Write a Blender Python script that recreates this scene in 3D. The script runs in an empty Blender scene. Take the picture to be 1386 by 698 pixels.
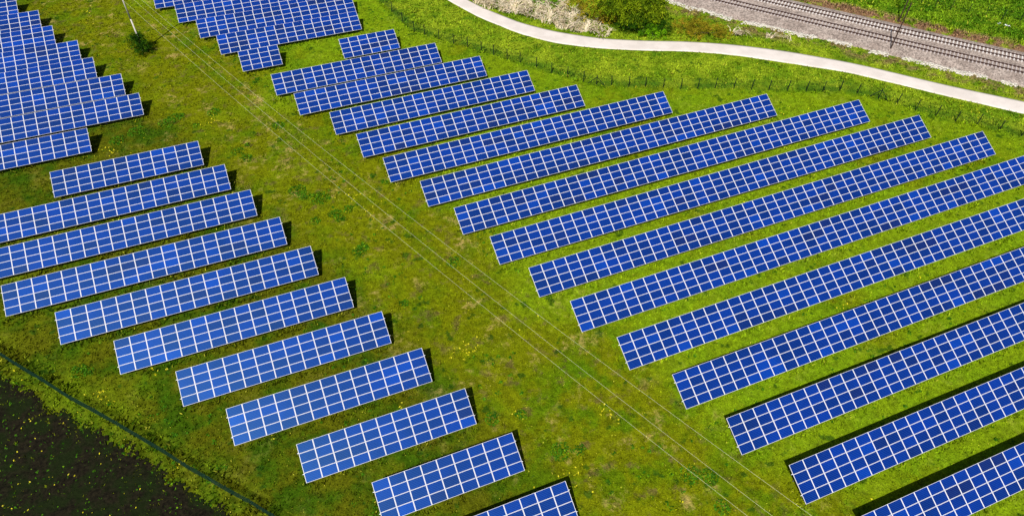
import bpy, bmesh, math, random
import numpy as np
from mathutils import Vector, Matrix
random.seed(7); rng = np.random.default_rng(7)
scene = bpy.context.scene
C = scene.collection

# ---------------------------------------------------------------- camera
cd = bpy.data.cameras.new('camera'); cam = bpy.data.objects.new('camera', cd); C.objects.link(cam)
cd.sensor_width = 36; cd.sensor_fit = 'HORIZONTAL'; cd.lens = 25.126
cd.clip_start = 0.5; cd.clip_end = 3000
cam.matrix_world = (Matrix.Translation((0, 0, 69.91)) @ Matrix.Rotation(-0.400154, 4, 'Z')
                    @ Matrix.Rotation(0.737981, 4, 'X') @ Matrix.Rotation(0.024597, 4, 'Z'))
scene.camera = cam

# ---------------------------------------------------------------- light
SUN_EL = 52.5; SUN_DIR = Vector((-0.4073, -0.4524, 0.7934)).normalized()
w = bpy.data.worlds.new('World'); scene.world = w; w.use_nodes = True
nt = w.node_tree; bg = nt.nodes['Background']; sky = nt.nodes.new('ShaderNodeTexSky')
sky.sky_type = 'NISHITA'; sky.sun_disc = False
sky.sun_elevation = math.radians(SUN_EL); sky.sun_rotation = math.atan2(SUN_DIR.x, SUN_DIR.y)
nt.links.new(sky.outputs[0], bg.inputs[0]); bg.inputs[1].default_value = 0.05
sl = bpy.data.lights.new('sun', 'SUN'); sun = bpy.data.objects.new('sun', sl); C.objects.link(sun)
sl.energy = 4.6; sl.angle = math.radians(0.5); sl.color = (1.0, 0.955, 0.88)
sun.rotation_euler = SUN_DIR.to_track_quat('Z', 'Y').to_euler(); sun.location = (0, 0, 150)
scene.view_settings.view_transform = 'Standard'; scene.view_settings.look = 'None'
scene.view_settings.exposure = 0.3; scene.view_settings.gamma = 1
scene.view_settings.use_curve_mapping = False

# ---------------------------------------------------------------- terrain height and outlines on the ground (metres)
Q = (0.059846, -0.193069, -0.537537, 0.080559, 0.265221)
def zt(x, y):
    X = np.clip(np.asarray(x, float), -75, 165) / 50; Y = (np.clip(np.asarray(y, float), -5, 175) - 60) / 50
    return Q[0]*X*X + Q[1]*X*Y + Q[2]*Y*Y + Q[3]*X**3 + Q[4]*Y**3
def zf(x, y): return float(zt(x, y))

PATH_UP = [(36.5,142),(39.2,134),(42.3,126.0),(44.2,121.6),(46.6,117.9),(48.4,114.5),(53.6,108.8),(60.6,103.4),(68.2,99.6),(74.6,96.9),(81.8,92.9),(89.4,87.4),(97.7,79.9),(101.8,75.3),(107.9,68.1),(116.2,59.4),(125,49.8),(134,40)]
PATH_LO = [(33,141),(35.8,134),(38.6,127.4),(42.3,118.4),(45.1,114.1),(46.9,110.8),(51.9,105.2),(59.1,100.4),(66.6,96.7),(72.8,94.1),(79.9,90.0),(87.1,84.3),(95.6,77.4),(99.6,72.7),(105.6,65.8),(113.5,57.0),(122.5,47.3),(131.5,37.5)]
BAL_LO = [(70,122.5),(79.0,111.1),(82.8,105.9),(86.8,100.6),(90.7,96.0),(95.1,91.1),(101.35,84.3),(105.4,79.3),(108.5,75.4),(111,72.5),(115,67.6),(119.2,62.4),(129,50),(139,37.5)]
BAL_UP = [(86,121.5),(94.5,112),(102.35,102.4),(108.5,95.0),(113.3,89.0),(120.2,80.2),(128.4,70.4),(138,58.5),(148,46)]
FENCE1 = [(22.5,145),(24.4,138.5),(25.9,132.0),(27.15,126.5),(28.0,122),(29.1,118),(30.6,116.35),(32.56,113.97),(34.55,111.5),(36.58,109.5),(38.4,107.3),(40.06,105.4),(41.8,103.2),(43.5,101.4),(45.6,99.1),(47.4,96.5),(49.5,94.4),(51.4,92.1),(52.9,90.2),(55.2,89.1),(57.9,87.9),(60.4,86.7),(63.1,85.4),(65.8,84.1),(68.5,83.1),(71.3,82.1),(74.2,80.8),(76.75,79.4),(79.4,78.2),(82.3,77),(85.1,75.6),(87.65,74.5),(90.3,73.5),(92.5,71.8),(94.8,69.3),(96.6,67),(98.1,64.4),(100.1,62),(101.9,59.7),(104.4,57.7),(106.35,55.2),(108.6,52.9),(110.6,50.6),(112.6,48.3),(114.6,46)]
FENCE2 = [(-43.2,74.9),(-39.8,70.2),(-36.4,65.7),(-33.8,62.5),(-31.1,59.3),(-28.7,56.3),(-25.8,53.1),(-23.66,50.6),(-21.5,48.1),(-19.3,45.5),(-17.4,43.1),(-15.6,41.1),(-13.9,39.1),(-11.9,36.9),(-10.0,34.6),(-8,32),(-6,29.5)]
SOIL = [(-44,73),(-40,68),(-36.2,63.2),(-33.5,60.1),(-30.8,56.4),(-28.2,53.5),(-25.7,50.7),(-23.2,48.1),(-20.9,45.6),(-18.6,42.3),(-16.4,40),(-14.3,37),(-12,34),(-9,30)]

def sdist(px, py, line):
    """signed distance to a polyline; positive on its left side"""
    best = np.full(np.shape(px), 1e9); sg = np.ones(np.shape(px))
    for (ax, ay), (bx, by) in zip(line[:-1], line[1:]):
        dx, dy = bx-ax, by-ay; L2 = dx*dx+dy*dy
        t = np.clip(((px-ax)*dx+(py-ay)*dy)/L2, 0, 1)
        d = np.hypot(px-ax-t*dx, py-ay-t*dy)
        cr = dx*(py-ay)-dy*(px-ax)
        m = d < best - 1e-9
        best = np.where(m, d, best); sg = np.where(m, np.sign(cr), sg)
    return best*sg
# distances used by the ground and the plants on it
def ground_attrs(x, y):
    a = {}
    a['out'] = sdist(x, y, FENCE1)                 # > 0 outside the farm towards the path
    a['pathd'] = np.minimum(np.abs(sdist(x, y, PATH_UP)), np.abs(sdist(x, y, PATH_LO)))
    a['rail'] = sdist(x, y, BAL_UP)                # > 0 beyond the railway
    a['rlow'] = -sdist(x, y, BAL_LO)               # > 0 on the path side of the ballast
    a['soil'] = -sdist(x, y, SOIL)                 # > 0 inside the ploughed field
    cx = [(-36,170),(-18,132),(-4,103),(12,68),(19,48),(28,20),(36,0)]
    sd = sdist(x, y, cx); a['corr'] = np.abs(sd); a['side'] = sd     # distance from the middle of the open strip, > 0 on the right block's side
    return a
def inside_band(x, y, A, B):                       # between two polylines running the same way, B on the left of A
    return (sdist(x, y, A) > 0) & (sdist(x, y, B) < 0)

# ---------------------------------------------------------------- helpers
def tag(o, label=None, cat=None, group=None, kind=None):
    if label: o['label'] = label
    if cat: o['category'] = cat
    if group: o['group'] = group
    if kind: o['kind'] = kind
    return o
def empty(name, loc=(0,0,0), rot=(0,0,0)):
    o = bpy.data.objects.new(name, None); C.objects.link(o); o.location = loc; o.rotation_euler = rot
    o.empty_display_size = 0.3
    return o
def link(name, me, parent=None):
    o = bpy.data.objects.new(name, me); C.objects.link(o)
    if parent is not None: o.parent = parent
    return o
class MB:
    def __init__(s): s.v = []; s.f = []; s.m = []
    def add(s, vs, fs, mi=0):
        k = len(s.v); s.v += [tuple(map(float, v)) for v in vs]; s.f += [tuple(i+k for i in f) for f in fs]; s.m += [mi]*len(fs)
    def box(s, x0, x1, y0, y1, z0, z1, mi=0):
        s.add([(x0,y0,z0),(x1,y0,z0),(x1,y1,z0),(x0,y1,z0),(x0,y0,z1),(x1,y0,z1),(x1,y1,z1),(x0,y1,z1)],
              [(0,3,2,1),(4,5,6,7),(0,1,5,4),(1,2,6,5),(2,3,7,6),(3,0,4,7)], mi)
    def bar(s, a, b, r0, r1=None, n=6, mi=0, flat=1.0):
        a = Vector(a); b = Vector(b); r1 = r0 if r1 is None else r1; d = (b-a).normalized()
        u = d.cross(Vector((0,0,1)));  u = Vector((1,0,0)) if u.length < 1e-3 else u.normalized()
        v = d.cross(u); vs = []
        for P, r in ((a, r0), (b, r1)):
            for k in range(n):
                t = 2*math.pi*(k+.5)/n; vs.append(P + u*(math.cos(t)*r) + v*(math.sin(t)*r*flat))
        fs = [(k, (k+1) % n, n+(k+1) % n, n+k) for k in range(n)] + [tuple(range(n-1, -1, -1)), tuple(range(n, 2*n))]
        s.add(vs, fs, mi)
    def tube(s, pts, rad, n=6, mi=0):
        for i in range(len(pts)-1):
            ra = rad[i] if hasattr(rad, '__len__') else rad; rb = rad[i+1] if hasattr(rad, '__len__') else rad
            s.bar(pts[i], pts[i+1], ra, rb, n, mi)
    def mesh(s, name, mats):
        me = bpy.data.meshes.new(name); me.from_pydata(s.v, [], s.f)
        for m in (mats if isinstance(mats, (list, tuple)) else [mats]): me.materials.append(m)
        me.polygons.foreach_set('material_index', s.m); me.update(); return me
    def build(s, name, mats, parent=None, smooth=False):
        me = s.mesh(name, mats)
        if smooth: me.polygons.foreach_set('use_smooth', [True]*len(me.polygons))
        return link(name, me, parent)
def np_mesh(name, V, F, mats, mi=None, attrs=None, smooth=False):
    """V (n,3), F (m,k) all faces with k corners"""
    me = bpy.data.meshes.new(name); k = F.shape[1]
    me.vertices.add(len(V)); me.vertices.foreach_set('co', np.asarray(V, np.float32).ravel())
    me.loops.add(F.size); me.loops.foreach_set('vertex_index', F.astype(np.int32).ravel())
    me.polygons.add(len(F)); me.polygons.foreach_set('loop_start', np.arange(0, F.size, k, dtype=np.int32))
    for m in (mats if isinstance(mats, (list, tuple)) else [mats]): me.materials.append(m)
    if mi is not None: me.polygons.foreach_set('material_index', mi.astype(np.int32))
    if smooth: me.polygons.foreach_set('use_smooth', np.ones(len(F), bool))
    me.update(calc_edges=True)
    for n_, a in (attrs or {}).items():
        at = me.attributes.new(n_, 'FLOAT', 'POINT'); at.data.foreach_set('value', np.asarray(a, np.float32))
    me.validate(); return me

# ---------------------------------------------------------------- materials
class NT:
    def __init__(s, name, rough=0.8, spec=0.3):
        s.m = bpy.data.materials.new(name); s.m.use_nodes = True; s.t = s.m.node_tree; s.p = s.t.nodes['Principled BSDF']
        s.p.inputs['Roughness'].default_value = rough; s.p.inputs['Specular IOR Level'].default_value = spec
    def n(s, t, **k):
        o = s.t.nodes.new(t)
        for a, b in k.items(): setattr(o, a, b)
        return o
    def l(s, a, b): s.t.links.new(a, b)
    def val(s, inp, v):
        if isinstance(v, bpy.types.NodeSocket): s.l(v, inp)
        else: inp.default_value = v
    def math(s, op, a, b=0.0, c=0.0, clamp=False):
        o = s.n('ShaderNodeMath', operation=op, use_clamp=clamp)
        s.val(o.inputs[0], a); s.val(o.inputs[1], b); s.val(o.inputs[2], c); return o.outputs[0]
    def pos(s):
        if not hasattr(s, '_g'): s._g = s.n('ShaderNodeNewGeometry').outputs['Position']
        return s._g
    def noise(s, scale, detail=3, rough=0.55, vec=None, off=0.0, dist=0.0):
        o = s.n('ShaderNodeTexNoise'); v = vec or s.pos()
        if off:
            a = s.n('ShaderNodeVectorMath', operation='ADD'); s.l(v, a.inputs[0]); a.inputs[1].default_value = (off, off*.7, off*1.3); v = a.outputs[0]
        s.l(v, o.inputs['Vector']); o.inputs['Scale'].default_value = scale; o.inputs['Detail'].default_value = detail
        o.inputs['Roughness'].default_value = rough; o.inputs['Distortion'].default_value = dist
        return o.outputs[0]
    def step(s, x, a, b):
        o = s.n('ShaderNodeMapRange', interpolation_type='SMOOTHSTEP'); s.val(o.inputs[0], x)
        o.inputs[1].default_value = a; o.inputs[2].default_value = b; return o.outputs[0]
    def mix(s, f, a, b, mode='MIX'):
        o = s.n('ShaderNodeMix', data_type='RGBA', blend_type=mode); s.val(o.inputs[0], f)
        for i, c in ((6, a), (7, b)):
            if isinstance(c, tuple): o.inputs[i].default_value = (*c, 1)
            else: s.l(c, o.inputs[i])
        return o.outputs[2]
    def attr(s, name): return s.n('ShaderNodeAttribute', attribute_name=name).outputs['Fac']
    def bump(s, h, strength=0.5, dist=0.1):
        o = s.n('ShaderNodeBump'); s.l(h, o.inputs['Height']); o.inputs['Strength'].default_value = strength; o.inputs['Distance'].default_value = dist
        s.l(o.outputs[0], s.p.inputs['Normal'])
    def scale(s, col, f):
        o = s.n('ShaderNodeVectorMath', operation='SCALE'); s.l(col, o.inputs[0]); s.val(o.inputs['Scale'], f); return o.outputs[0]

def plain(name, col, rough=0.6, metal=0.0, var=0.15, scale=6.0, spec=0.3):
    a = NT(name, rough, spec); a.p.inputs['Metallic'].default_value = metal
    c = a.n('ShaderNodeTexCoord').outputs['Object']; nz = a.noise(scale, 4, .6, c)
    f = a.math('ADD', a.math('MULTIPLY', nz, 2*var), 1-var)
    rgb = a.n('ShaderNodeRGB'); rgb.outputs[0].default_value = (*col, 1)
    a.l(a.scale(rgb.outputs[0], f), a.p.inputs['Base Color']); return a.m

def meadow(name, tuft=False):
    """the colours of the turf, read from the place on the ground, shared by the sheet and the plants that grow from it"""
    a = NT(name, 0.9, 0.03)
    out = a.attr('out'); corr = a.attr('corr'); side = a.attr('side'); pathd = a.attr('pathd'); rail = a.attr('rail'); rlow = a.attr('rlow'); soil = a.attr('soil')
    big = a.noise(0.045, 4, .55); mid = a.noise(0.22, 5, .62, off=31); fine = a.noise(1.3, 5, .7, off=7)
    tiny = a.noise(6.5, 3, .75, off=3); pat = a.noise(0.42, 4, .6, off=77); dryn = a.noise(0.3, 6, .68, off=140)
    lush = (0.075, 0.155, 0.002); olive = (0.145, 0.168, 0.002); lime = (0.170, 0.275, 0.005)
    dark = (0.020, 0.070, 0.004); dry = (0.330, 0.245, 0.075); earth = (0.125, 0.080, 0.035)
    c = a.mix(a.step(mid, .40, .56), lush, olive)
    # the left block is in darker turf, plus vignette darkening put into the colour
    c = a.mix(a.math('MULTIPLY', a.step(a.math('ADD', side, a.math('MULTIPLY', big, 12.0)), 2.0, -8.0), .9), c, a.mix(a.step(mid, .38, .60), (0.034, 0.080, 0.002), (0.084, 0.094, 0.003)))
    # open strip in the middle is worn and olive
    cm = a.math('MULTIPLY', a.step(corr, 13.0, 4.0), a.step(big, .30, .55))
    c = a.mix(a.math('MULTIPLY', cm, 0.75), c, olive)
    # yellow-green turf
    c = a.mix(a.math('MULTIPLY', a.step(a.math('ADD', big, a.math('MULTIPLY', a.step(side, -6.0, 22.0), .26)), .54, .74), .75), c, lime)
    dryf = a.math('MULTIPLY', a.math('MULTIPLY', a.step(dryn, .53, .68), a.step(fine, .42, .58)), a.math('ADD', a.math('MULTIPLY', a.step(corr, 16.0, 4.0), .75), .14))
    c = a.mix(dryf, c, dry)
    ef = a.math('MULTIPLY', a.step(a.noise(0.5, 6, .7, off=211), .54, .66), a.math('ADD', a.math('MULTIPLY', a.step(corr, 14.0, 3.0), .55), .08))
    c = a.mix(ef, c, earth)
    # outside the fence: richer, coarser
    om = a.step(out, -0.5, 1.5)
    oc = a.mix(a.step(mid, .40, .60), (0.120, 0.205, 0.006), (0.220, 0.300, 0.012))
    oc = a.mix(a.math('MULTIPLY', a.step(pat, .55, .68), .6), oc, (0.055, 0.155, 0.006))
    c = a.mix(om, c, oc)
    tall = a.math('MULTIPLY', a.step(a.math('ABSOLUTE', a.math('SUBTRACT', out, 0.6)), 1.8, .3), a.step(pat, .42, .56))
    c = a.mix(a.math('MULTIPLY', tall, .6), c, (0.045, 0.135, 0.006))
    # strip of brown earth beside the rails and along the path edge
    b1 = a.math('MULTIPLY', a.math('MULTIPLY', a.step(rail, 3.6, 1.6), a.step(rail, -1, 0)), a.step(pat, .40, .52))
    b2 = a.math('MULTIPLY', a.math('MULTIPLY', a.step(rlow, 5.0, 2.0), a.step(rlow, -1, 0)), a.step(dryn, .46, .58))
    c = a.mix(b1, c, (0.230, 0.135, 0.075)); c = a.mix(a.math('MULTIPLY', b2, .8), c, (0.200, 0.125, 0.065))
    far = a.math('MULTIPLY', a.step(rail, 2.0, 5.0), .75)
    c = a.mix(far, c, a.mix(a.step(mid, .42, .58), (0.040, 0.125, 0.004), (0.105, 0.215, 0.006)))
    ed = a.math('MULTIPLY', a.step(pathd, .34, .05), .75)
    c = a.mix(ed, c, (0.150, 0.085, 0.045))
    # grass verge by the ploughed field
    vm = a.math('MULTIPLY', a.step(soil, -4.5, -2.5), a.step(fine, .40, .60)); c = a.mix(a.math('MULTIPLY', vm, .45), c, (0.120, 0.160, 0.006))
    # dark broad-leaved clumps
    dk = a.math('MULTIPLY', a.step(a.noise(0.62, 3, .5, off=55), .63, .70), .75); c = a.mix(dk, c, dark)
    v = a.math('MULTIPLY', a.math('ADD', a.math('MULTIPLY', a.step(fine, .28, .72), .62), .68), a.math('ADD', a.math('MULTIPLY', a.step(tiny, .25, .75), .80), .60))
    if tuft:
        r = a.attr('rnd'); v = a.math('MULTIPLY', v, a.math('ADD', a.math('MULTIPLY', r, 1.3), .55))
        c = a.mix(a.step(r, .95, .99), c, (0.24, 0.24, 0.02))
    a.l(a.scale(c, v), a.p.inputs['Base Color'])
    if tuft:
        a.p.inputs['Roughness'].default_value = .7
    else:
        a.bump(a.math('ADD', a.math('MULTIPLY', fine, 1.6), a.math('MULTIPLY', tiny, .6)), .9, .22)
    return a.m

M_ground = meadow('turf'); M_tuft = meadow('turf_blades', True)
M_yellow = plain('yellow_petals', (0.62, 0.56, 0.010), .6, var=.2)
M_white = plain('white_petals', (0.75, 0.75, 0.68), .6)
M_galv = plain('galvanised_steel', (0.22, 0.23, 0.24), .4, .5)
M_alu = plain('white_aluminium', (0.74, 0.74, 0.78), .42, 0.0, .04, 2.0, .5)
M_green = plain('green_coated_wire', (0.006, 0.036, 0.024), .5, var=.1)
M_dkpost = plain('dark_steel', (0.006, 0.016, 0.012), .5)
M_wood = plain('weathered_wood', (0.20, 0.14, 0.09), .85, var=.35, scale=3)
M_mast = plain('rusty_steel', (0.060, 0.035, 0.026), .7, var=.4)
M_rust = plain('rail_rust', (0.045, 0.018, 0.014), .7, var=.3)
M_conc = plain('pale_concrete', (0.58, 0.54, 0.52), .85, var=.2, scale=3)
M_tie = plain('dark_sleeper', (0.42, 0.37, 0.355), .9, var=.35, scale=2)
M_pole = plain('grey_concrete_pole', (0.55, 0.51, 0.47), .8, var=.1)
M_cable = plain('aluminium_cable', (0.72, 0.70, 0.46), .5, var=.02)
M_ceram = plain('brown_ceramic', (0.08, 0.035, 0.02), .6)
M_bark = plain('bark', (0.10, 0.075, 0.05), .9, var=.4)
M_litter = plain('white_plastic', (0.80, 0.82, 0.85), .5, var=.05)
M_stone = plain('pale_limestone', (0.58, 0.54, 0.47), .9, var=.3, scale=1.5)

def leaf(name, c1, c2, c3=None):
    a = NT(name, .75, .06); r = a.attr('rnd'); nz = a.noise(.7, 3, .6)
    c = a.mix(a.step(a.math('ADD', a.math('MULTIPLY', nz, .8), a.math('MULTIPLY', r, .4)), .38, .82), c1, c2)
    if c3: c = a.mix(a.step(r, .86, .95), c, c3)
    a.l(c, a.p.inputs['Base Color'])
    tr = a.n('ShaderNodeBsdfTranslucent'); a.l(c, tr.inputs[0]); mx = a.n('ShaderNodeMixShader'); mx.inputs[0].default_value = .12
    out = a.t.nodes['Material Output']; a.l(a.p.outputs[0], mx.inputs[1]); a.l(tr.outputs[0], mx.inputs[2]); a.l(mx.outputs[0], out.inputs[0])
    return a.m

# solar glass: eight cell tones, drawn with cell gaps and bus wires
def solar(name, col, gloss):
    a = NT(name, .3, .75); a.p.inputs['Specular Tint'].default_value = (.12, .45, 1, 1); a.p.inputs['Coat Weight'].default_value = .05; a.p.inputs['Coat Tint'].default_value = (1, 1, 1, 1); a.p.inputs['Coat Roughness'].default_value = gloss
    uv = a.n('ShaderNodeUVMap').outputs[0]; sp = a.n('ShaderNodeSeparateXYZ'); a.l(uv, sp.inputs[0])
    fx = a.math('FRACT', a.math('MULTIPLY', sp.outputs[0], 10.0)); fy = a.math('FRACT', a.math('MULTIPLY', sp.outputs[1], 6.0))
    gx = a.math('GREATER_THAN', a.math('ABSOLUTE', a.math('SUBTRACT', fx, .5)), .478)
    gy = a.math('GREATER_THAN', a.math('ABSOLUTE', a.math('SUBTRACT', fy, .5)), .425)
    g = a.math('MAXIMUM', a.math('MULTIPLY', gx, .35), gy)
    nz = a.noise(.35, 2, .5, off=17); cr = a.noise(9.0, 2, .6)
    base = a.n('ShaderNodeRGB'); base.outputs[0].default_value = (*col, 1)
    b = a.scale(base.outputs[0], a.math('ADD', a.math('MULTIPLY', nz, .7), a.math('ADD', a.math('MULTIPLY', cr, .5), .40)))
    c = a.mix(a.math('MULTIPLY', g, .30), b, (0.04, 0.20, 0.50))
    a.l(c, a.p.inputs['Base Color']); a.l(a.math('ADD', a.math('MULTIPLY', cr, .08), .34), a.p.inputs['Roughness'])
    return a.m
TONES = [(0.001,0.025,0.270),(0.001,0.019,0.215),(0.001,0.015,0.175),(0.001,0.038,0.350),(0.001,0.022,0.240),(0.003,0.013,0.150),(0.001,0.018,0.195),(0.006,0.011,0.125)]
M_sol = [solar('solar_cells', tuple(v*k for v, k in zip(c, (.6, .72, .78))), g) for c, g in zip(TONES, (.38, .36, .40, .39, .37, .40, .38, .42))]

# ---------------------------------------------------------------- ground, field, path, railway bed
def axis(a, b, step, far):
    inner = np.arange(a, b+.01, step); g = np.cumsum(np.array([4, 8, 16, 40, 100, 250, 500]) * 1.0)
    return np.concatenate([a-g[::-1], inner, b+g])
gx = axis(-70, 165, 1.0, 0); gy = axis(-10, 175, 1.0, 0)
GX, GY = np.meshgrid(gx, gy); fxy = GX.ravel(), GY.ravel()
rel = (np.sin(GX*.9+np.cos(GY*.7)*2)*np.cos(GY*1.1+np.sin(GX*.5)*1.5))*.03
GZ = zt(*fxy) - 0.02 + rel.ravel()
nx, ny = len(gx), len(gy); ii = (np.arange(ny-1)[:, None]*nx + np.arange(nx-1)[None, :]).ravel()
F = np.stack([ii, ii+1, ii+1+nx, ii+nx], 1)
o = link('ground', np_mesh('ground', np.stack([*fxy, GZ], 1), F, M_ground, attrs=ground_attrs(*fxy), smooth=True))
tag(o, kind='structure', label='mottled green and olive grass ground under the solar farm')

def resample(line, n):
    P = np.array(line, float); d = np.r_[0, np.cumsum(np.hypot(*np.diff(P, axis=0).T))]; t = np.linspace(0, d[-1], n)
    # light smoothing keeps the curve even
    X = np.interp(t, d, P[:, 0]); Y = np.interp(t, d, P[:, 1])
    for _ in range(10):
        X[1:-1] = (X[:-2]+2*X[1:-1]+X[2:])/4; Y[1:-1] = (Y[:-2]+2*Y[1:-1]+Y[2:])/4
    return X, Y
def ribbon(name, A, B, mat, prof, n=160, m=4, attrs=None, **k):
    """a strip between two lines; prof(u) = height over the ground at u across"""
    ax, ay = resample(A, n); bx, by = resample(B, n); U = np.array(prof[0]); H = np.array(prof[1]); V = []
    for u, h in zip(U, H):
        x = ax+(bx-ax)*u; y = ay+(by-ay)*u; V.append(np.stack([x, y, zt(x, y)+h], 1))
    k_ = len(U); V = np.concatenate(V); i = np.arange(n-1)
    F = np.concatenate([np.stack([j*n+i, (j+1)*n+i, (j+1)*n+i+1, j*n+i+1], 1) for j in range(k_-1)])
    return link(name, np_mesh(name, V, F, mat))
a = NT('path_gravel', .9, .2); nz = a.noise(7, 5, .75); n2 = a.noise(.35, 4, .6)
c = a.mix(a.step(n2, .35, .65), (0.66, 0.60, 0.56), (0.58, 0.525, 0.485)); a.l(a.scale(c, a.math('ADD', a.math('MULTIPLY', nz, .22), .88)), a.p.inputs['Base Color']); a.bump(nz, .3, .03)
o = ribbon('path', PATH_LO, PATH_UP, a.m, ([-.01, 0, .12, .5, .88, 1, 1.01], [-.15, .035, .055, .07, .055, .035, -.15])); tag(o, kind='structure', label='pale curved gravel path between the fence and the railway')
a = NT('ballast', .95, .2); vo = a.n('ShaderNodeTexVoronoi'); a.l(a.pos(), vo.inputs['Vector']); vo.inputs['Scale'].default_value = 4.5
sp = a.n('ShaderNodeSeparateColor'); a.l(vo.outputs['Color'], sp.inputs[0]); n2 = a.noise(.5, 5, .65)
c = a.mix(a.step(n2, .35, .65), (0.38, 0.315, 0.275), (0.27, 0.215, 0.185)); a.l(a.scale(c, a.math('ADD', a.math('MULTIPLY', sp.outputs[0], .85), .55)), a.p.inputs['Base Color'])
a.bump(vo.outputs['Distance'], .9, .12)
o = ribbon('railway_ballast', BAL_LO, BAL_UP, a.m, ([0, .012, .05, .12, .2, .8, .92, 1], [-.2, .02, .10, .30, .40, .42, .30, -.1])); tag(o, kind='structure', label='grey pink gravel ballast bed under the two railway tracks')

# dark ploughed field, lower left: a clodded sheet that ends raggedly in the grass
a = NT('dark_soil', .95, .1); n1 = a.noise(2.2, 6, .72); n2 = a.noise(.35, 4, .6, off=9)
c = a.mix(a.step(n1, .35, .65), (0.004, 0.003, 0.0015), (0.018, 0.015, 0.007)); c = a.mix(a.math('MULTIPLY', a.step(n2, .42, .60), .8), c, (0.008, 0.016, 0.002))
a.l(c, a.p.inputs['Base Color']); a.bump(n1, 1.0, .25)
sx = np.arange(-60, 0, .22); sy = np.arange(10, 85, .22); SX, SY = np.meshgrid(sx, sy); SX = SX+rng.uniform(-.09, .09, SX.shape); SY = SY+rng.uniform(-.09, .09, SY.shape)
SD = -sdist(SX, SY, SOIL) + (rng.random(SX.shape)-.5)*1.1 + np.sin(SX*.9)*np.cos(SY*1.1)*.3+np.sin(SX*2.9+SY)*.25
SZ = zt(SX, SY)+.035+rng.random(SX.shape)*.11 + rel.mean()
keep = (SD[:-1, :-1] > 0) & (SD[1:, 1:] > 0)
ii = (np.arange(len(sy)-1)[:, None]*len(sx)+np.arange(len(sx)-1)[None, :])[keep]
o = link('ploughed_field', np_mesh('ploughed_field', np.stack([SX.ravel(), SY.ravel(), SZ.ravel()], 1), np.stack([ii, ii+1, ii+1+len(sx), ii+len(sx)], 1), a.m))
tag(o, kind='structure', label='dark bare soil field beyond the fence in the corner')

# ---------------------------------------------------------------- solar tables
TILT = 0.438807; ct, st = math.cos(TILT), math.sin(TILT); CP = 1.67; RP = 1.01; Z0 = 0.80
def panel_mb(mb, uvs, ox=0, oy=0, oz=0, rot=False, tone=0):
    """one framed panel: flat frame rim, glass set a little lower, closed back"""
    W_, H_, T_ = 1.65, .99, .04; ex, ey = .041, .026
    P = [(0,0),(W_,0),(W_,H_),(0,H_)]; I = [(ex,ey),(W_-ex,ey),(W_-ex,H_-ey),(ex,H_-ey)]
    vs = [(x, y, 0) for x, y in P] + [(x, y, 0) for x, y in I] + [(x, y, -.004) for x, y in I] + [(x, y, -T_) for x, y in P]
    if rot: vs = [(x+ox, y*ct - z*st + oy, y*st + z*ct + oz) for x, y, z in vs]
    fs = [(i, (i+1) % 4, 4+(i+1) % 4, 4+i) for i in range(4)] + [(4+i, 4+(i+1) % 4, 8+(i+1) % 4, 8+i) for i in range(4)]
    fs += [(12+i, 12+(i+1) % 4, (i+1) % 4, i) for i in range(4)] + [(15, 14, 13, 12)]
    mb.add(vs, fs, 0); k = len(mb.v)-16
    mb.f.append((k+8, k+9, k+10, k+11)); mb.m.append(1+tone)
    uvs += [[(0, 0)]*4]*len(fs) + [[(0, 0), (1, 0), (1, 1), (0, 1)]]
def put_uv(me, uvs):
    ul = me.uv_layers.new(name='UVMap'); ul.data.foreach_set('uv', np.array(uvs, np.float32).ravel())
PANEL = []
for t in range(8):
    mb = MB(); uv = []; panel_mb(mb, uv); mb.m = [0]*(len(mb.m)-1)+[1]
    me = mb.mesh('solar_panel', [M_alu, M_sol[t]]); put_uv(me, uv); PANEL.append(me)
TW = [.22, .2, .15, .07, .17, .08, .08, .03]
def mb_mesh(fn, name, mat): b = MB(); fn(b); return b.mesh(name, mat)
yF, yR = .9, 3.0
POST_F = mb_mesh(lambda b: (b.box(-.05, .05, yF*ct-.03, yF*ct+.03, -.5, Z0+yF*st-.19), b.box(-.1, .1, yF*ct-.09, yF*ct+.09, -.5, .02)), 'post', M_galv)
POST_R = mb_mesh(lambda b: (b.box(-.05, .05, yR*ct-.03, yR*ct+.03, -.5, Z0+yR*st-.19), b.box(-.1, .1, yR*ct-.09, yR*ct+.09, -.5, .02)), 'post', M_galv)
def raft(b):
    vs = []
    for y in (.25, 3.8):
        for x, z in ((-.03, -.19), (.03, -.19), (.03, -.11), (-.03, -.11)): vs.append((x, y*ct-z*st, Z0+y*st+z*ct))
    b.add(vs, [(0,1,5,4),(1,2,6,5),(2,3,7,6),(3,0,4,7),(3,2,1,0),(4,5,6,7)])
RAFT = mb_mesh(raft, 'rafter', M_galv)
RAILS = {}
def rail_mesh(n, y):
    if (n, y) not in RAILS:
        b = MB(); vs = []
        for x in (-.13, n*CP+.11):
            for yy, z in ((y-.03, -.105), (y+.03, -.105), (y+.03, -.043), (y-.03, -.043)): vs.append((x, yy*ct-z*st, Z0+yy*st+z*ct))
        b.add(vs, [(0,1,5,4),(1,2,6,5),(2,3,7,6),(3,0,4,7),(3,2,1,0),(4,5,6,7)]); RAILS[(n, y)] = b.mesh('mounting_rail', M_alu)
    return RAILS[(n, y)]
camp = np.array([0, 0, 69.9])
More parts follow.
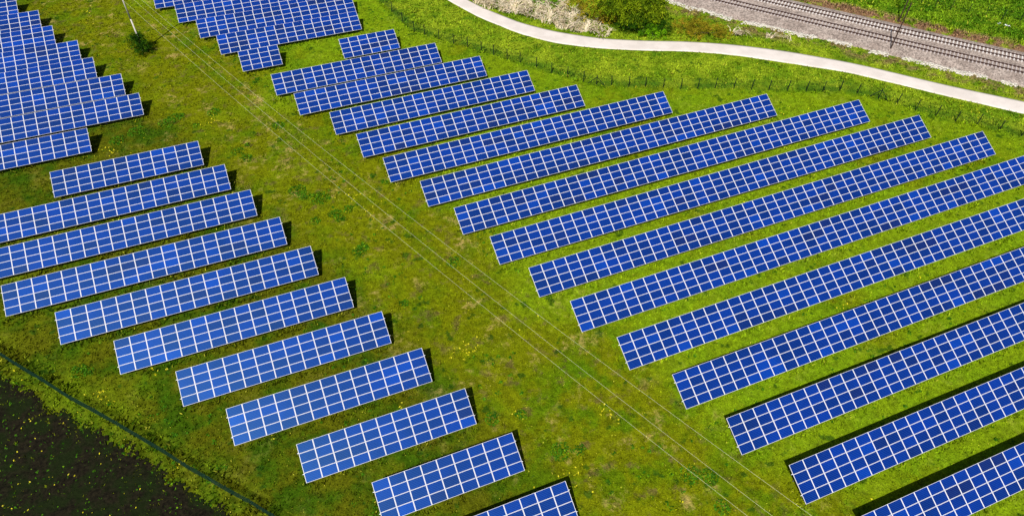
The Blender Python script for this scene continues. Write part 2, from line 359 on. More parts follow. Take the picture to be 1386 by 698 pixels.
def table(x, y, n, label):
    z0 = zf(x, y); z1 = zf(x+n*CP, y); ang = math.atan2(z1-z0, n*CP)
    root = empty('solar_table', (x, y, z0), (0, -ang, 0)); tag(root, label, 'solar array', 'rows of solar panels on the grass')
    cells = [(i, j) for i in range(n) for j in range(4)]
    # neighbouring panels come from the same batch now and then, so tones clump
    tone = {}
    for i, j in cells:
        tone[i, j] = tone[i-1, j] if i and random.random() < .22 else random.choices(range(8), TW)[0]
    if len(cells) > 100:
        cells.sort(key=lambda c: (x+c[0]*CP-camp[0])**2+(y+c[1]-camp[1])**2)
        rest = cells[100:]; cells = cells[:100]
        mb = MB(); uv = []
        for i, j in rest: panel_mb(mb, uv, i*CP+.01, (j*RP+.01)*ct, Z0+(j*RP+.01)*st, True, tone[i, j])
        me = mb.mesh('solar_panel', [M_alu]+M_sol); put_uv(me, uv); tag(link('solar_panel', me, root), kind='stuff')
    for i, j in cells:
        p = link('solar_panel', PANEL[tone[i, j]], root)
        p.location = (i*CP+.01, (j*RP+.01)*ct, Z0+(j*RP+.01)*st)
        p.rotation_euler = (TILT + random.gauss(0, .0025), random.gauss(0, .0015), 0)
    link('mounting_rail', rail_mesh(n, .93), root); link('mounting_rail', rail_mesh(n, 3.1), root)
    k = max(2, round(n/2.6))
    for q in range(k):
        xx = .7 + (n*CP-1.4)*q/(k-1)
        for me in (POST_F, POST_R, RAFT):
            o = link(me.name.split('.')[0], me, root); o.location = (xx, 0, 0)
    return root
T = [  # x, y of the low left corner, columns, label
 (14.81,112.26,6,'short blue solar array six panels wide, at the head of the right-hand block'),
 (1.97,105.23,17,'blue solar array directly below the short six-column one in the right block'),
 (4.52,98.51,19,'third blue solar array from the top of the right-hand block'),
 (8.76,91.53,20,'fourth blue solar array from the top of the right-hand block'),
 (11.35,84.68,22,'fifth blue solar array from the top of the right-hand block'),
 (13.66,77.84,28,'sixth array from the top of the right block, its right end near the fence bend'),
 (17.2,71.02,35,'seventh array from the top of the right block, ending below the straight fence'),
 (19.91,64.15,41,'eighth long array from the top of the right block'),
 (22.55,57.33,43,'ninth long array from the top of the right block'),
 (25.2,50.49,45,'tenth and longest fully visible array of the right block, ending by the path fence'),
 (27.83,43.75,49,'eleventh array of the right block, uppermost one cut off by the right edge'),
 (30.65,36.93,44,'second highest of the arrays cut off by the right edge'),
 (34.09,30.17,37,'third highest of the arrays cut off by the right edge'),
 (36.74,23.32,31,'fourth highest array cut off by the right edge, thin black shadow above it'),
 (39.8,16.45,24,'fifth array cut off by the right edge, thick black shadow along its upper side'),
 (43.11,9.5,17,'large array in the bottom right corner, cut off by the frame'),
 (-30.88,91.37,12,'uppermost array of the lower left block, twelve panels wide'),
 (-47.9,84.5,24,'second array down in the lower left block, running off the left edge'),
 (-41.9,77.74,22,'third array down in the lower left block, left end just cut off'),
 (-35.71,70.83,20,'twenty-column array starting right at the left edge of the picture'),
 (-29.59,64.06,18,'fifth array down in the lower left block, eighteen columns'),
 (-23.33,57.27,16,'sixteen-column array in the middle of the lower left block'),
 (-17.14,50.46,14,'fourteen-column array of the lower left block'),
 (-12.59,43.7,13,'thirteen-column pale blue array in the lower left block'),
 (-6.41,36.9,11,'eleven-column pale blue array near the bottom of the lower left block'),
 (-0.25,30.11,9,'nine-column array at the bottom edge left of centre'),
 (6.1,23.27,7,'lowest array left of centre, mostly below the bottom edge'),
 (-2.18,114.21,4,'tiny solar array only four panels wide in the top middle'),
 (-5.01,120.88,15,'array directly above the tiny four-column one, top middle block'),
 (-7.83,127.61,17,'second array above the tiny four-column one, top middle block'),
 (-10.96,134.31,19,'array whose left corner stands by the tip of the pole shadow'),
 (-14.56,141.01,21,'uppermost array of the top middle block, cut off by the top edge'),
 (-26.0-15*CP,100.42,15,'lowest array of the top left block, set apart by a dark gap'),
 (-18.36-19*CP,107.28,19,'widest array of the top left block, second from its bottom'),
 (-20.82-17*CP,113.99,17,'third array from the bottom of the top left block'),
 (-25.04-14*CP,120.8,14,'fourth array from the bottom of the top left block'),
 (-27.46-12*CP,127.33,12,'fifth array from the bottom of the top left block'),
 (-31.59-9*CP,133.98,9,'sixth array from the bottom of the top left block'),
 (-34.03-7*CP,140.46,7,'seventh array from the bottom of the top left block'),
 (-38.1-5*CP,147.2,5,'uppermost array of the top left block, in the corner'),
]
TABLES = [table(*t) for t in T]
def under_table(x, y, pad=0.0):
    m = np.zeros(np.shape(x), bool)
    for tx, ty, n, _ in T: m |= (x > tx-pad) & (x < tx+n*CP+pad) & (y > ty-pad) & (y < ty+3.65+pad)
    return m

# ---------------------------------------------------------------- plants on the ground
def grow(P, hgt, wid, per, name, mat, label, cat, lean=.5, extra=None):
    """P (n,2) clump centres; each clump gets `per` bent triangular blades"""
    n = len(P); k = n*per
    bx = np.repeat(P[:, 0], per)+rng.normal(0, .10, k)*np.repeat(wid, per)*4; by = np.repeat(P[:, 1], per)+rng.normal(0, .10, k)*np.repeat(wid, per)*4
    h = np.repeat(hgt, per)*rng.uniform(.6, 1.2, k); ww = np.repeat(wid, per)*rng.uniform(.6, 1.3, k)
    th = rng.uniform(0, 2*math.pi, k); ph = rng.uniform(0, 2*math.pi, k); ln = h*rng.uniform(.15, 1.0, k)*lean*2
    z = zt(bx, by)-.03; dx, dy = np.cos(th)*ww/2, np.sin(th)*ww/2; lx, ly = np.cos(ph)*ln, np.sin(ph)*ln
    a_ = np.stack([bx-dx, by-dy, z], 1); b_ = np.stack([bx+dx, by+dy, z], 1)
    c_ = np.stack([bx+dx*.8+lx*.5, by+dy*.8+ly*.5, z+h*.7], 1); d_ = np.stack([bx-dx*.8+lx*.5, by-dy*.8+ly*.5, z+h*.7], 1)
    e_ = np.stack([bx+lx, by+ly, z+h*.95], 1)
    V = np.stack([a_, b_, c_, d_, e_], 1).reshape(-1, 3); i = np.arange(k)*5
    F = np.concatenate([np.stack([i, i+1, i+2], 1), np.stack([i, i+2, i+3], 1), np.stack([i+3, i+2, i+4], 1)])
    at = {q: np.repeat(v, per*5) for q, v in ground_attrs(P[:, 0], P[:, 1]).items()}; at['rnd'] = np.repeat(rng.random(k), 5)
    o = link(name, np_mesh(name, V, F, mat, attrs=at)); tag(o, label, cat, kind='stuff'); return o
def scatter(n, x0, x1, y0, y1): return np.stack([rng.uniform(x0, x1, n), rng.uniform(y0, y1, n)], 1)
R_cam = np.array(cam.matrix_world.to_3x3())
def seen(P, pad=40):            # keep plants where the picture, and a step to the side of it, can see them
    q = (np.c_[P, zt(P[:, 0], P[:, 1])]-camp) @ R_cam; f = 967.36
    u = f*q[:, 0]/-q[:, 2]; v = f*q[:, 1]/-q[:, 2]; return (np.abs(u) < 693+pad) & (np.abs(v) < 349+pad)
def vnoise(x, y, s, seed):
    g = np.random.default_rng(seed).random((64, 64)); X = (x*s) % 64; Y = (y*s) % 64; i = X.astype(int); j = Y.astype(int); u = X-i; v = Y-j
    u = u*u*(3-2*u); v = v*v*(3-2*v); i2 = (i+1) % 64; j2 = (j+1) % 64
    return (g[i, j]*(1-u)+g[i2, j]*u)*(1-v)+(g[i, j2]*(1-u)+g[i2, j2]*u)*v
P = scatter(240000, -50, 150, 0, 160); P = P[seen(P)]; A = ground_attrs(P[:, 0], P[:, 1])
bal = inside_band(P[:, 0], P[:, 1], BAL_LO, BAL_UP); pth = inside_band(P[:, 0], P[:, 1], PATH_LO, PATH_UP)
ok = ~bal & ~pth & ~under_table(P[:, 0], P[:, 1], -.3)
ok &= (A['soil'] < 0) | (rng.random(len(P)) < .06+.75*np.exp(-np.maximum(A['soil'], 0)/1.1))
P = P[ok]; A = {k: v[ok] for k, v in A.items()}
vn = vnoise(P[:, 0], P[:, 1], .55, 3)*.6+vnoise(P[:, 0], P[:, 1], 1.7, 4)*.4
h = np.where(A['out'] > 0, .16+.30*vn, .07+.17*vn); h = np.where(np.abs(A['out']-.6) < 1.2, .15+.55*vn**2, h)
h = np.where(A['rail'] > 1, .25+.45*vn, h); h = np.where(np.abs(A['pathd']) < .5, .12, h); h = np.where(A['soil'] > -3.0, .12+.22*vn, h); h = np.where((A['soil'] > -2.7) & (A['soil'] < -1.3), .15+.45*vn**1.5, h)
edge = under_table(P[:, 0], P[:, 1], .45); h = np.where(edge, h*2.0, h)
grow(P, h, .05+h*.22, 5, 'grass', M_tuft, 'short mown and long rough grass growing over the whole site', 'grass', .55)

def leafy(name, spots, mat, label, cat):
    V = []; F = []; R = []; k = 0
    for (x, y, r, hh, n) in spots:
        t = rng.uniform(0, 2*math.pi, n); rr = r*np.sqrt(rng.random(n)); px = x+rr*np.cos(t); py = y+rr*np.sin(t)
        pz = zt(px, py)+hh*(1-(rr/r)**2)*rng.uniform(.4, 1, n)
        a1 = rng.uniform(0, 2*math.pi, n); s = rng.uniform(.06, .17, n)*(.62 if name == 'wildflowers' else 1); tl = rng.uniform(-.6, .6, n)
        ux, uy, uz = np.cos(a1)*s, np.sin(a1)*s, tl*s; vx, vy, vz = -np.sin(a1)*s*.6, np.cos(a1)*s*.6, rng.uniform(-.5, .5, n)*s
        c = np.stack([px, py, pz], 1); u = np.stack([ux, uy, uz], 1); v = np.stack([vx, vy, vz], 1)
        V.append(np.stack([c-u, c-v, c+u, c+v], 1).reshape(-1, 3)); i = k+np.arange(n)*4; F.append(np.stack([i, i+1, i+2, i+3], 1)); R.append(np.repeat(rng.random(n), 4)); k += 4*n
    o = link(name, np_mesh(name, np.concatenate(V), np.concatenate(F), mat, attrs={'rnd': np.concatenate(R)})); tag(o, label, cat, kind='stuff'); return o
M_weed = leaf('broad_leaves', (0.018, 0.075, 0.002), (0.060, 0.18, 0.004), (0.15, 0.30, 0.006))
WEED = [(-8.1,105.3,1.2),(0.9,98.2,1.1),(0.9,81.8,1.3),(1.6,80.4,1.0),(3.5,79.1,1.5),(5.0,75.0,1.0),(5.4,73.9,0.8),(2.0,74.7,0.8),(6.9,75.4,0.8),(6.4,66.9,1.1),(7.0,67.4,0.8),(17.3,60.6,1.0),(9.3,56.3,0.7),(13.9,37.3,0.9),(17.0,36.6,0.7),(19.4,31.0,1.2),(21.3,30.5,0.7),(-5.9,93.8,1.0),(-4.9,91.8,1.0),(-4.3,95.0,0.5),(0.4,94.4,0.5),(-27.9,60.1,1.0),(-26.9,59.6,0.6),(-15.4,104.9,1.4),(-14.1,105.9,1.2),(-13.1,106.1,0.8),(-22.6,103.0,1.3),(-19.8,104.3,1.5),(30.9,23.7,1.2),(32.6,22.8,1.0),(32.1,19.5,0.9),(-0.1,112.2,0.7),(-0.8,111.5,0.5),(13.0,79.2,0.6),(11.8,81.1,0.5),(2.3,108.0,0.9),(4.7,107.8,0.7),(21.3,67.2,0.5),(-11.2,102.7,0.6)]
spots = [(x, y, r, .22, int(110*r*r)+20) for x, y, r in WEED]
P = scatter(5200, -50, 120, 0, 150); A = ground_attrs(P[:, 0], P[:, 1]); vn = vnoise(P[:, 0], P[:, 1], .12, 9)
P = P[seen(P) & ~under_table(P[:, 0], P[:, 1], 0) & (A['out'] < 0) & (A['soil'] < 2) & (vn > .55)]
spots += [(x, y, rng.uniform(.1, .38), rng.uniform(.08, .2), int(rng.integers(5, 16))) for x, y in P]
P = scatter(3400, -48, -5, 25, 75); A = ground_attrs(P[:, 0], P[:, 1]); P = P[seen(P) & (A['soil'] > 0)]
spots += [(x, y, rng.uniform(.1, .5), .12, int(rng.integers(2, 9))) for x, y in P]
leafy('weeds', spots, M_weed, 'dark green broad-leaved weed clumps scattered in the turf', 'weeds')
FLOW = [(-26.7,145.4,8,0.70),(-26.9,141.5,7,0.70),(-8.2,102.2,16,1.30),(-9.1,103.6,6,0.80),(-24.6,100.7,14,1.20),(-23.1,100.7,6,0.60),(7.6,79.7,10,1.40),(9.5,76.5,12,1.60),(10.2,73.0,8,1.20),(-26.1,56.5,8,0.50),(-25.3,55.9,4,0.50),(-25.0,54.8,3,0.30),(-20.4,57.3,2,0.20),(-19.5,56.7,2,0.20),(-18.4,56.9,2,0.20),(4.9,42.7,3,0.20),(-8.5,43.8,2,0.20),(13.9,47.0,8,0.90),(14.2,46.4,8,0.90),(15.1,46.9,6,0.80),(25.9,33.4,6,0.50),(26.2,32.3,4,0.60),(105.1,63.7,7,0.45),(104.4,64.4,4,0.40),(107.2,60.6,8,0.40),(106.0,62.6,5,0.40),(106.3,59.0,4,0.30),(109.1,57.0,5,0.25),(106.2,60.1,3,0.40),(16.7,36.8,4,0.50),(19.1,28.5,6,0.80),(19.6,27.8,6,0.80),(49.2,33.6,3,0.20),(60.7,36.3,3,0.40),(59.4,35.9,3,0.40),(72.9,36.0,2,0.10),(-18.5,44.1,4,0.20),(-35.1,63.1,4,1.00),(58.9,87.4,3,0.20),(77.7,71.8,3,0.15),(108.4,93.5,4,0.80),(130.9,87.9,5,0.80),(3.0,53.0,3,0.20),(-1.7,64.7,3,0.30)]
fs = []
for x, y, n, sp_ in FLOW: fs += [(x+rng.normal(0, sp_), y+rng.normal(0, sp_), rng.uniform(.07, .15), .15, int(rng.integers(3, 7))) for _ in range(n)]
P = scatter(620, -48, -5, 25, 75); A = ground_attrs(P[:, 0], P[:, 1]); vn = vnoise(P[:, 0], P[:, 1], .2, 19); P = P[seen(P) & (A['soil'] > .3) & (vn > .42)]
fs += [(x, y, rng.uniform(.05, .17), .2, int(rng.integers(3, 8))) for x, y in P]
P = scatter(1000, -48, 120, 0, 140); A = ground_attrs(P[:, 0], P[:, 1]); P = P[seen(P) & ~under_table(P[:, 0], P[:, 1], .2) & (A['rlow'] > 1) & (vnoise(P[:, 0], P[:, 1], .1, 33) > .62)]
fs += [(x, y, rng.uniform(.04, .09), .12, 3) for x, y in P]
leafy('wildflowers', fs, M_yellow, 'bright yellow wildflower heads dotted over the dark soil and turf', 'flowers')
# tall dry grass between the path and the railway
def reeds(spots, name, label, col):
    V = []; F = []; R = []; k = 0
    for (x, y, r, hh, n) in spots:
        t = rng.uniform(0, 2*math.pi, n); rr = r*np.sqrt(rng.random(n)); bx = x+rr*np.cos(t); by = y+rr*np.sin(t); z = zt(bx, by)-.05
        ph = np.sin(bx*1.3+1)*2+np.cos(by*1.1)*2+rng.normal(0, .5, n); h = hh*rng.uniform(.5, 1.1, n); L = h*rng.uniform(.5, 1.7, n); w_ = rng.uniform(.03, .07, n)
        dx, dy = -np.sin(ph)*w_, np.cos(ph)*w_; c = np.stack([bx, by, z], 1); s = np.stack([dx, dy, 0*dx], 1)
        m = c+np.stack([np.cos(ph)*L*.4, np.sin(ph)*L*.4, h*.8], 1); e = c+np.stack([np.cos(ph)*L, np.sin(ph)*L, h*.85], 1)
        V.append(np.stack([c-s, c+s, m+s, m-s, e+s*.8, e-s*.8], 1).reshape(-1, 3)); i = k+np.arange(n)*6
        F.append(np.stack([i, i+1, i+2, i+3], 1)); F.append(np.stack([i+3, i+2, i+4, i+5], 1)); R.append(np.repeat(rng.random(n), 6)); k += 6*n
    tag(link(name, np_mesh(name, np.concatenate(V), np.concatenate(F), col, attrs={'rnd': np.concatenate(R)})), label, 'dry grass', kind='stuff')
M_dry = leaf('dry_straw', (0.52, 0.42, 0.25), (0.80, 0.70, 0.54), (0.20, 0.26, 0.03))
D = [(44.6,124.5,1.6),(46.2,122.6,2.2),(48.6,120.3,2.4),(50.8,118.6,2.3),(52.5,116.0,2.0),(49.5,123.5,2.6),(53.5,120.5,2.6),(54.6,113.2,2.1),(56.4,110.6,2.3),(58.2,109.0,2.3),(60.4,107.4,1.9),(58.4,112.8,2.5),(61.6,104.9,1.3),(56.5,117,2.8),(55.8,124,3),(60,121,3),(84.6,95.7,1.0),(85.6,94.9,.8),(89.6,92.4,.8),(92.2,90.3,.7)]
reeds([(x, y, r, 1.15, int(48*r*r)) for x, y, r in D], 'dry_reeds', 'tangled pale straw-coloured tall dry grass above the path', M_dry)

# ---------------------------------------------------------------- trees and shrubs
def crown(lobes, n, size, droop, seed):
    """leaves gathered into sprays on noisy lobes; gaps and shade stay between the sprays"""
    g = np.random.default_rng(seed); V = []; R = []; tot = sum(l[3]**2 for l in lobes)
    for (cx, cy, cz, r, rz) in lobes:
        m = int(n*r*r/tot); per = 42; k = max(6, m//per)
        d = g.normal(size=(k, 3)); d /= np.linalg.norm(d, axis=1)[:, None]; d[:, 2] = np.where(d[:, 2] < -.35, -d[:, 2], d[:, 2])
        rad = (1-.45*g.random(k)**1.6)*(1+.16*g.normal(size=k)); cc = d*rad[:, None]*np.array([r, r, rz])+np.array([cx, cy, cz])
        hang = d*.55+g.normal(size=(k, 3))*.25; hang[:, 2] -= droop*.55; hang /= np.linalg.norm(hang, axis=1)[:, None]; tone = g.random(k)
        q = np.repeat(np.arange(k), per); m = len(q); u = g.random(m)
        c = cc[q]+hang[q]*(u*size*(2.0+droop))[:, None]+g.normal(size=(m, 3))*(size*(.75-.45*u*(droop > .8)))[:, None]
        t = hang[q]*(.6+droop*.5)+g.normal(size=(m, 3))*.7; t /= np.linalg.norm(t, axis=1)[:, None]
        s = np.cross(t, g.normal(size=(m, 3))); s /= np.linalg.norm(s, axis=1)[:, None]
        L = size*.8*g.uniform(.6, 1.4, m)[:, None]; w_ = L*(.55 if droop < .8 else .35)
        V.append(np.stack([c, c+t*L*.5+s*w_*.5, c+t*L, c+t*L*.5-s*w_*.5], 1).reshape(-1, 3)); R.append(np.repeat(np.clip(tone[q]*.8+g.random(m)*.2, 0, 1), 4))
    V = np.concatenate(V); i = np.arange(len(V)//4)*4; return V, np.stack([i, i+1, i+2, i+3], 1), np.concatenate(R)
def tree(name, x, y, lobes, n, size, droop, mat, label, cat, seed, trunk_h, trunk_r, group=None):
    root = empty(name, (x, y, zf(x, y))); tag(root, label, cat, group)
    V, F, R = crown(lobes, n, size, droop, seed); link('crown', np_mesh('crown', V, F, mat, attrs={'rnd': R}), root)
    b = MB(); g = random.Random(seed); pts = [(0,0,-.3),(.05,.03,trunk_h*.5),(0.02,-.04,trunk_h)]; b.tube(pts, [trunk_r, trunk_r*.8, trunk_r*.55], 8)
    for l in lobes:
        m = (l[0]*.5, l[1]*.5, trunk_h*.6+(l[2]-trunk_h*.6)*.45); b.tube([(0,0,trunk_h*.5), m, (l[0], l[1], l[2]+l[4]*.2)], [trunk_r*.5, trunk_r*.35, trunk_r*.1], 5)
    b.build('trunk', M_bark, root); return root
M_yg = leaf("yellow_green_leaves", (0.035, 0.08, 0.002), (0.22, 0.31, 0.005), (0.46, 0.50, 0.02))
M_dg = leaf('dark_green_leaves', (0.010, 0.042, 0.002), (0.035, 0.11, 0.003), (0.09, 0.18, 0.005))  # dark tone also stands in for the shade below the drooping tree
M_br = leaf('olive_brown_leaves', (0.13, 0.12, 0.006), (0.36, 0.30, 0.015), (0.50, 0.24, 0.03))
M_bg = leaf('fresh_green_leaves', (0.08, 0.24, 0.003), (0.24, 0.52, 0.006), (0.22, 0.33, 0.02))
G3 = 'trees and shrubs between path and railway'
tree('weeping_tree', 68.8, 105.6, [(0,0,4.4,2.9,2.2),(-3.1,.6,4.0,2.5,2.0),(2.5,-1.8,3.9,2.1,1.9),(-1.3,-1.7,3.6,2.0,1.5),(.6,2.3,5.0,2.4,2.0),(-4.8,2.9,3.9,2.3,1.9),(3.6,.6,4.4,1.8,1.7),(-2.0,3.0,5.4,2.2,1.8),(.9,-2.4,3.4,1.5,1.3)], 21000, .46, 1.6, M_yg, 'large yellow-green tree with drooping sprays above the path', 'tree', 11, 3.6, .3, G3)
tree('shade_toned_bush', 68.6, 102.4, [(0,0,1.3,1.7,1.7),(2.0,-1.2,1.1,1.6,1.5),(-1.9,1.1,1.2,1.6,1.5),(.9,1.0,2.2,1.6,1.4),(3.4,-1.9,1.2,1.3,1.5),(-3.2,1.9,.9,1.3,1.2)], 15000, .19, .2, M_dg, 'dark green bush, its dark leaves standing in for shade under the drooping tree', 'bush', 12, .8, .1, G3)  # enlarged, dark-leaved bush gives the shade under the tree crown by colour
tree('low_shrub', 69.6, 100.6, [(0,0,.7,1.1,.9),(1.5,-.8,.6,1.0,.8),(-1.4,.7,.5,.9,.7),(.3,.9,1.2,1.0,.7)], 5000, .17, .1, M_bg, 'bright green low shrub right beside the path under the dark bush', 'bush', 13, .4, .06, G3)
tree('brown_shrub', 77.4, 98.4, [(0,0,1.0,2.1,1.5),(2.6,-1.6,.95,2.1,1.4),(-2.3,1.2,1.0,1.9,1.5),(1.4,1.1,1.2,1.8,1.4),(4.6,-2.7,.8,1.6,1.2),(-1.0,-1.2,.6,1.3,1.1)], 15000, .17, .0, M_br, 'wide rounded olive-brown shrub right of the big drooping tree', 'shrub', 14, .7, .1, G3)
tree('straggly_tree', 62.2, 108.2, [(0,0,2.0,1.6,1.5),(-2.0,1.4,2.1,1.6,1.5),(1.6,-.6,1.6,1.3,1.4),(.6,2.1,2.8,1.7,1.6),(-3.2,3.4,2.4,1.7,1.5)], 3600, .30, .5, M_br, 'thin straggly olive shrub left of the drooping tree, gaps showing twigs', 'shrub', 15, 1.8, .14, G3)
tree('leafy_shrub', 56.6, 118.4, [(0,0,1.1,1.6,1.2),(1.7,.6,1.2,1.4,1.2),(-1.3,1.0,1.0,1.3,1.1),(.4,2.0,1.7,1.5,1.3)], 4200, .26, .2, M_bg, 'bright yellow-green shrub in the dry grass at the top edge', 'shrub', 16, .7, .09, G3)
tree('pole_bush', -17.9, 128.0, [(0,0,1.3,1.25,1.3),(.7,-.7,1.0,1.0,1.0),(-.5,.8,1.7,1.1,1.1),(.2,-1.4,.8,.9,.8),(.8,.5,1.5,1.0,1.0),(.1,.2,2.4,.8,.8)], 6000, .22, .1, M_dg, 'small dark green bush growing at the foot of the power pole', 'bush', 17, .7, .08)

# ---------------------------------------------------------------- power pole and its wires
def pole(x, y, th, H, label):
    root = empty('power_pole', (x, y, zf(x, y))); tag(root, label, 'power pole')
    b = MB(); b.tube([(0,0,-1),(0,0,H*.5),(0,0,H)], [.14,.12,.09], 12); b.build('pole', M_pole, root, True)
    b = MB(); c, s = math.cos(th), math.sin(th); b.bar((-1.3*c,-1.3*s,H-.55),(1.3*c,1.3*s,H-.55),.07,.07,4)
    b.bar((-.6*c,-.6*s,H-.55),(0,0,H-1.2),.03,.03,4); b.bar((.6*c,.6*s,H-.55),(0,0,H-1.2),.03,.03,4); b.build('crossarm', M_galv, root)
    for k, z in ((-1, H-.5), (0, H), (1, H-.5)):
        b = MB(); px, py = 1.1*k*c, 1.1*k*s
        for r, z0, z1 in ((.03, 0, .1), (.07, .06, .12), (.05, .12, .17), (.065, .17, .22), (.03, .22, .27)): b.bar((px,py,z+z0),(px,py,z+z1),r,r*.9,8)
        b.build('insulator', M_ceram, root, True)
    return root
TH = .4; HP = 12.0; zb = zf(-17.68, 128.43)
pole(-17.68, 128.43, TH, HP, 'pale leaning-looking power pole rising from the small bush, three wires')
ends = [(36.2, -1.05), (37.9, -1.09), (40.6, -.82)]
WL = ['left wire of the three overhead wires crossing the open strip', 'middle wire of the three overhead wires crossing the open strip', 'right wire of the three overhead wires crossing the open strip']
pole(38.2, -1.0, TH, 10.75-zf(38.2, -1), 'second power pole beyond the bottom edge carrying the wires on')
for k, e, lb in zip((-1, 0, 1), ends, WL):
    s0 = Vector((-17.68+1.1*math.cos(TH)*k, 128.43+1.1*math.sin(TH)*k, HP+zb-.25+(.5 if k == 0 else 0))); e0 = Vector((*e, 10.5))
    pts = []
    for i in range(61):
        t = i/60; p = s0.lerp(e0, t); p.z -= 4*2.7*t*(1-t); pts.append(p)
    b = MB(); b.tube(pts, .008, 5); tag(b.build('overhead_wire', M_cable), lb, 'power line', 'overhead wires across the open strip')

# ---------------------------------------------------------------- fences
def fence(line, post_h, post_r, label, name, vstep, hn, wr, pm, wm, braces=(), flat=None):
    x0, y0 = line[0]; root = empty(name, (x0, y0, zf(x0, y0))); tag(root, label, 'fence'); B = root.location
    L = lambda x, y, z: (x-B.x, y-B.y, zf(x, y)+z-B.z)
    pm_ = MB(); pm_.bar((0,0,-.4),(0,0,post_h),post_r,post_r,6); pm_.bar((0,0,post_h),(0,0,post_h+.03),post_r*1.25,post_r*.6,6); me = pm_.mesh('fence_post', pm)
    for x, y in line:
        o = link('fence_post', me, root); o.location = L(x, y, 0); o.rotation_euler = (random.gauss(0, .02), random.gauss(0, .02), random.random())
    for i, j in braces:
        (x, y), (x2, y2) = line[i], line[j]; d = Vector((x2-x, y2-y)).normalized()*1.5
        b = MB(); b.bar(L(x, y, post_h*.85), L(x+d.x, y+d.y, 0), post_r*.8, post_r*.8, 5); b.build('brace', pm, root)
    if hn:
        b = MB(); hs = [post_h*.97*(k+.3)/(hn-.7) for k in range(hn)]
        for (ax, ay), (bx, by) in zip(line[:-1], line[1:]):
            for z in hs: b.bar(L(ax, ay, z), L(bx, by, z), wr, wr, 3)
            if vstep:
                n = int(math.hypot(bx-ax, by-ay)/vstep)
                for k in range(1, n): t = k/n; x = ax+(bx-ax)*t; y = ay+(by-ay)*t; b.bar(L(x, y, .02), L(x, y, hs[-1]), wr, wr, 3)
        b.build('wire_mesh', wm, root)
    return root
fence(FENCE1, 2.0, .075, 'thin green wire mesh fence with slim posts between the arrays and the path', 'wire_fence', .25, 9, .007, M_dkpost, M_green, braces=((18, 17), (18, 19), (34, 33), (34, 35)))
fence(FENCE2, 1.6, .035, 'dark green dense mesh fence along the dark soil field', 'mesh_fence', .075, 12, .010, M_green, M_green, braces=((11, 10), (11, 12)))
FENCE3 = [(118,97.5),(119.9,95.2),(121.8,93),(123.7,90.9),(125.5,89.0),(127.4,87.0),(129.3,84.7),(131.3,82.5),(133.3,80.3),(135.1,78.1),(137,75.9),(139,73.6),(141,71.3)]
fence(FENCE3, 2.0, .06, 'row of dark posts with wires beyond the railway in the top right', 'post_fence', 0, 4, .008, M_dkpost, M_green)

# ---------------------------------------------------------------- railway
R1 = [(74.5,123.0),(87.1,107.75),(103.76,87.56),(107.95,82.4),(122.01,65.14),(136,47.9)]
R4 = [(85,119.5),(98.1,103.4),(107.5,91.9),(111.8,86.6),(126.2,68.9),(140,51.9)]
def fit_line(P): P = np.array(P); c = P.mean(0); u = np.linalg.svd(P-c)[2][0]; u = u if u[0] > 0 else -u; return c, u
def track(cl, label):
    root = empty('railway_track', (*cl[0], zf(*cl[0])+.42)); tag(root, label, 'railway track', 'railway tracks'); B = root.location
    P = np.array(cl); d = np.r_[0, np.cumsum(np.hypot(*np.diff(P, axis=0).T))]
    at = lambda s: np.array([np.interp(s, d, P[:, 0]), np.interp(s, d, P[:, 1])])
    for sd in (-.7525, .7525):
        b = MB(); S = np.arange(0, d[-1], 3.0)
        for s0, s1 in zip(S[:-1], S[1:]):
            q = []
            for s in (s0, s1):
                p = at(s); t = at(s+.5)-at(s-.5); t /= np.linalg.norm(t); nrm = np.array([-t[1], t[0]]); z = zf(*p)+.42-B.z
                for o_, h0 in ((-.085,.10),(-.02,.14),(-.02,.22),(-.045,.23),(-.045,.27),(.045,.27),(.045,.23),(.02,.22),(.02,.14),(.085,.10)):
                    c_ = p+nrm*(sd+o_); q.append((c_[0]-B.x, c_[1]-B.y, z+h0))
            b.add(q, [(k, (k+1) % 10, 10+(k+1) % 10, 10+k) for k in range(10)])
        b.build('rail', M_rust, root)
    return root, at, d[-1], B
def shift(cl, off):
    P = np.array(cl, float); out = []
    for i in range(len(P)):
        t = P[min(i+1, len(P)-1)]-P[max(i-1, 0)]; t /= np.linalg.norm(t); out.append(tuple(P[i]+np.array([-t[1], t[0]])*off))
    return out
def sleepers(tr, mat):
    root, at, L, B = tr; S = np.arange(.5, L-1, .62); S = sorted(S, key=lambda s: abs(math.hypot(*(at(s)-np.array([110, 84])))))
    b = MB(); b.box(-1.25, 1.25, -.125, .125, -.04, .10); b.box(-.95, -.55, -.09, .09, .10, .125); b.box(.55, .95, -.09, .09, .10, .125); me = b.mesh('sleeper', mat)
    rest = MB()
    for i, s in enumerate(S):
        p = at(s); t = at(s+.5)-at(s-.5); a_ = math.atan2(t[1], t[0])+math.pi/2; z = zf(*p)+.42-B.z
        if i < 100:
            o = link('sleeper', me, root); o.location = (p[0]-B.x, p[1]-B.y, z+random.gauss(0, .006)); o.rotation_euler = (0, 0, a_+random.gauss(0, .01))
        else:
            c_, s_ = math.cos(a_), math.sin(a_); k = [(x*c_-y*s_+p[0]-B.x, x*s_+y*c_+p[1]-B.y, zz+z) for x, y, zz in [v.co for v in me.vertices]]
            rest.add(k, [tuple(q.vertices) for q in me.polygons])
    if rest.v: tag(rest.build('sleeper', mat, root), kind='stuff')
sleepers(track(shift(R1, .75), 'railway track nearer the path, dull sleepers between rusty rails'), M_tie)
sleepers(track(shift(R4, -.75), 'railway track farther from the path, pale concrete sleepers showing'), M_conc)

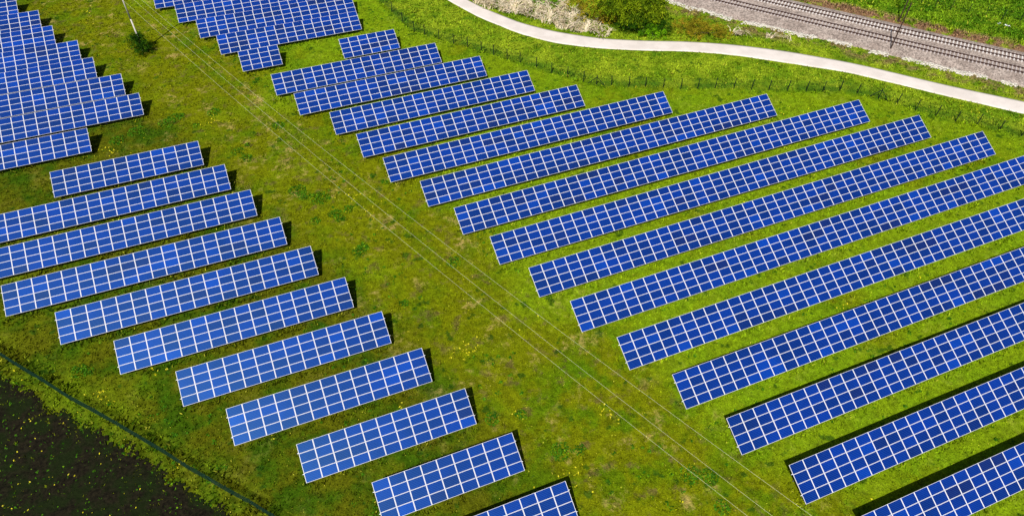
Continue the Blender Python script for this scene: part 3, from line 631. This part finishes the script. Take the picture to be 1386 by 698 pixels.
def mast(x, y, H, label):
    root = empty('railway_mast', (x, y, zf(x, y)+.1)); tag(root, label, 'mast', 'masts beside the railway tracks')
    b = MB()
    for sx in (-.09, .09): b.box(sx-.012, sx+.012, -.06, .06, -.4, H)
    for k in range(int(H/.5)):
        z = k*.5+.1; s = 1 if k % 2 else -1
        b.bar((-.08*s, 0, z), (.08*s, 0, z+.5), .015, .015, 4)
    b.build('mast', M_mast, root)
    b = MB(); b.box(-.25, .25, -.25, .25, -.5, .12); b.build('footing', M_mast, root)
    b = MB(); d = Vector((.78, .62, 0)).normalized(); b.bar(-d*.5+Vector((0,0,H-.2)), d*.5+Vector((0,0,H-.2)), .05, .05, 4)
    b.bar(Vector((0,0,H-1.0)), d*.45+Vector((0,0,H-.2)), .03, .03, 4); b.build('bracket', M_mast, root)
    b = MB()
    for s in (-.45, .45): b.bar(d*s+Vector((0,0,H-.15)), d*s+Vector((0,0,H+.12)), .05, .04, 6)
    b.build('insulator', M_ceram, root); root.rotation_euler = (0, 0, 0); return root
mast(106.94, 80.3, 8.9, 'dark rusty lattice mast on the near side of the railway')
mast(115.4, 87.6, 8.9, 'dark mast at the far side of the railway, top cut off')

# pale rubble edging along the ballast foot
V = []; F = []; k = 0; P_ = np.array(BAL_LO); d = np.r_[0, np.cumsum(np.hypot(*np.diff(P_, axis=0).T))]
cube = np.array([(-1,-1,-1),(1,-1,-1),(1,1,-1),(-1,1,-1),(-1,-1,1),(1,-1,1),(1,1,1),(-1,1,1)], float); cf = np.array([(0,3,2,1),(4,5,6,7),(0,1,5,4),(1,2,6,5),(2,3,7,6),(3,0,4,7)])
for i in range(4200):
    s = rng.uniform(0, d[-1]); x = np.interp(s, d, P_[:, 0]); y = np.interp(s, d, P_[:, 1])
    if vnoise(np.array([s]), np.array([0.]), .45, 5)[0] < .36: continue
    q = .2+.9*(vnoise(np.array([s]), np.array([7.]), .6, 8)[0]-.5)+rng.normal(0, .34); x += .78*q; y += .63*q; sz = rng.uniform(.06, .22, 3)*(1, 1, .5); a_ = rng.uniform(0, 3.14); c_, s_ = math.cos(a_), math.sin(a_)
    v = cube*sz*(1+rng.uniform(-.3, .3, (8, 3))); v = np.stack([v[:, 0]*c_-v[:, 1]*s_+x, v[:, 0]*s_+v[:, 1]*c_+y, v[:, 2]+zf(x, y)+.06], 1); V.append(v); F.append(cf+k); k += 8
tag(link('rubble', np_mesh('rubble', np.concatenate(V), np.concatenate(F), M_stone)), 'broken line of pale stones along the foot of the ballast', 'stones', kind='stuff')

# two crumpled white sheets in the grass beyond the rails
for (x, y, s, lb) in ((131.6, 79.4, .30, 'crumpled white plastic in the rough grass, left of two scraps'), (132.3, 78.2, .42, 'crumpled white plastic in the rough grass, right and larger scrap')):
    n = 9; g = np.linspace(-1, 1, n); X, Y = np.meshgrid(g, g); r = rng.random((n, n))
    Z = .35*r*(1-.4*(X*X+Y*Y))+.25; vv = np.stack([(X*(1+.4*r)).ravel()*s, (Y*(.45+.3*r)).ravel()*s, Z.ravel()*s+.1], 1)
    ii = (np.arange(n-1)[:, None]*n+np.arange(n-1)[None, :]).ravel(); me = np_mesh('plastic_scrap', vv, np.stack([ii, ii+1, ii+1+n, ii+n], 1), M_litter)
    o = link('plastic_scrap', me); o.location = (x, y, zf(x, y)); o.rotation_euler = (0, 0, rng.uniform(0, 3)); md = o.modifiers.new('thickness', 'SOLIDIFY'); md.thickness = .02; tag(o, lb, 'litter')
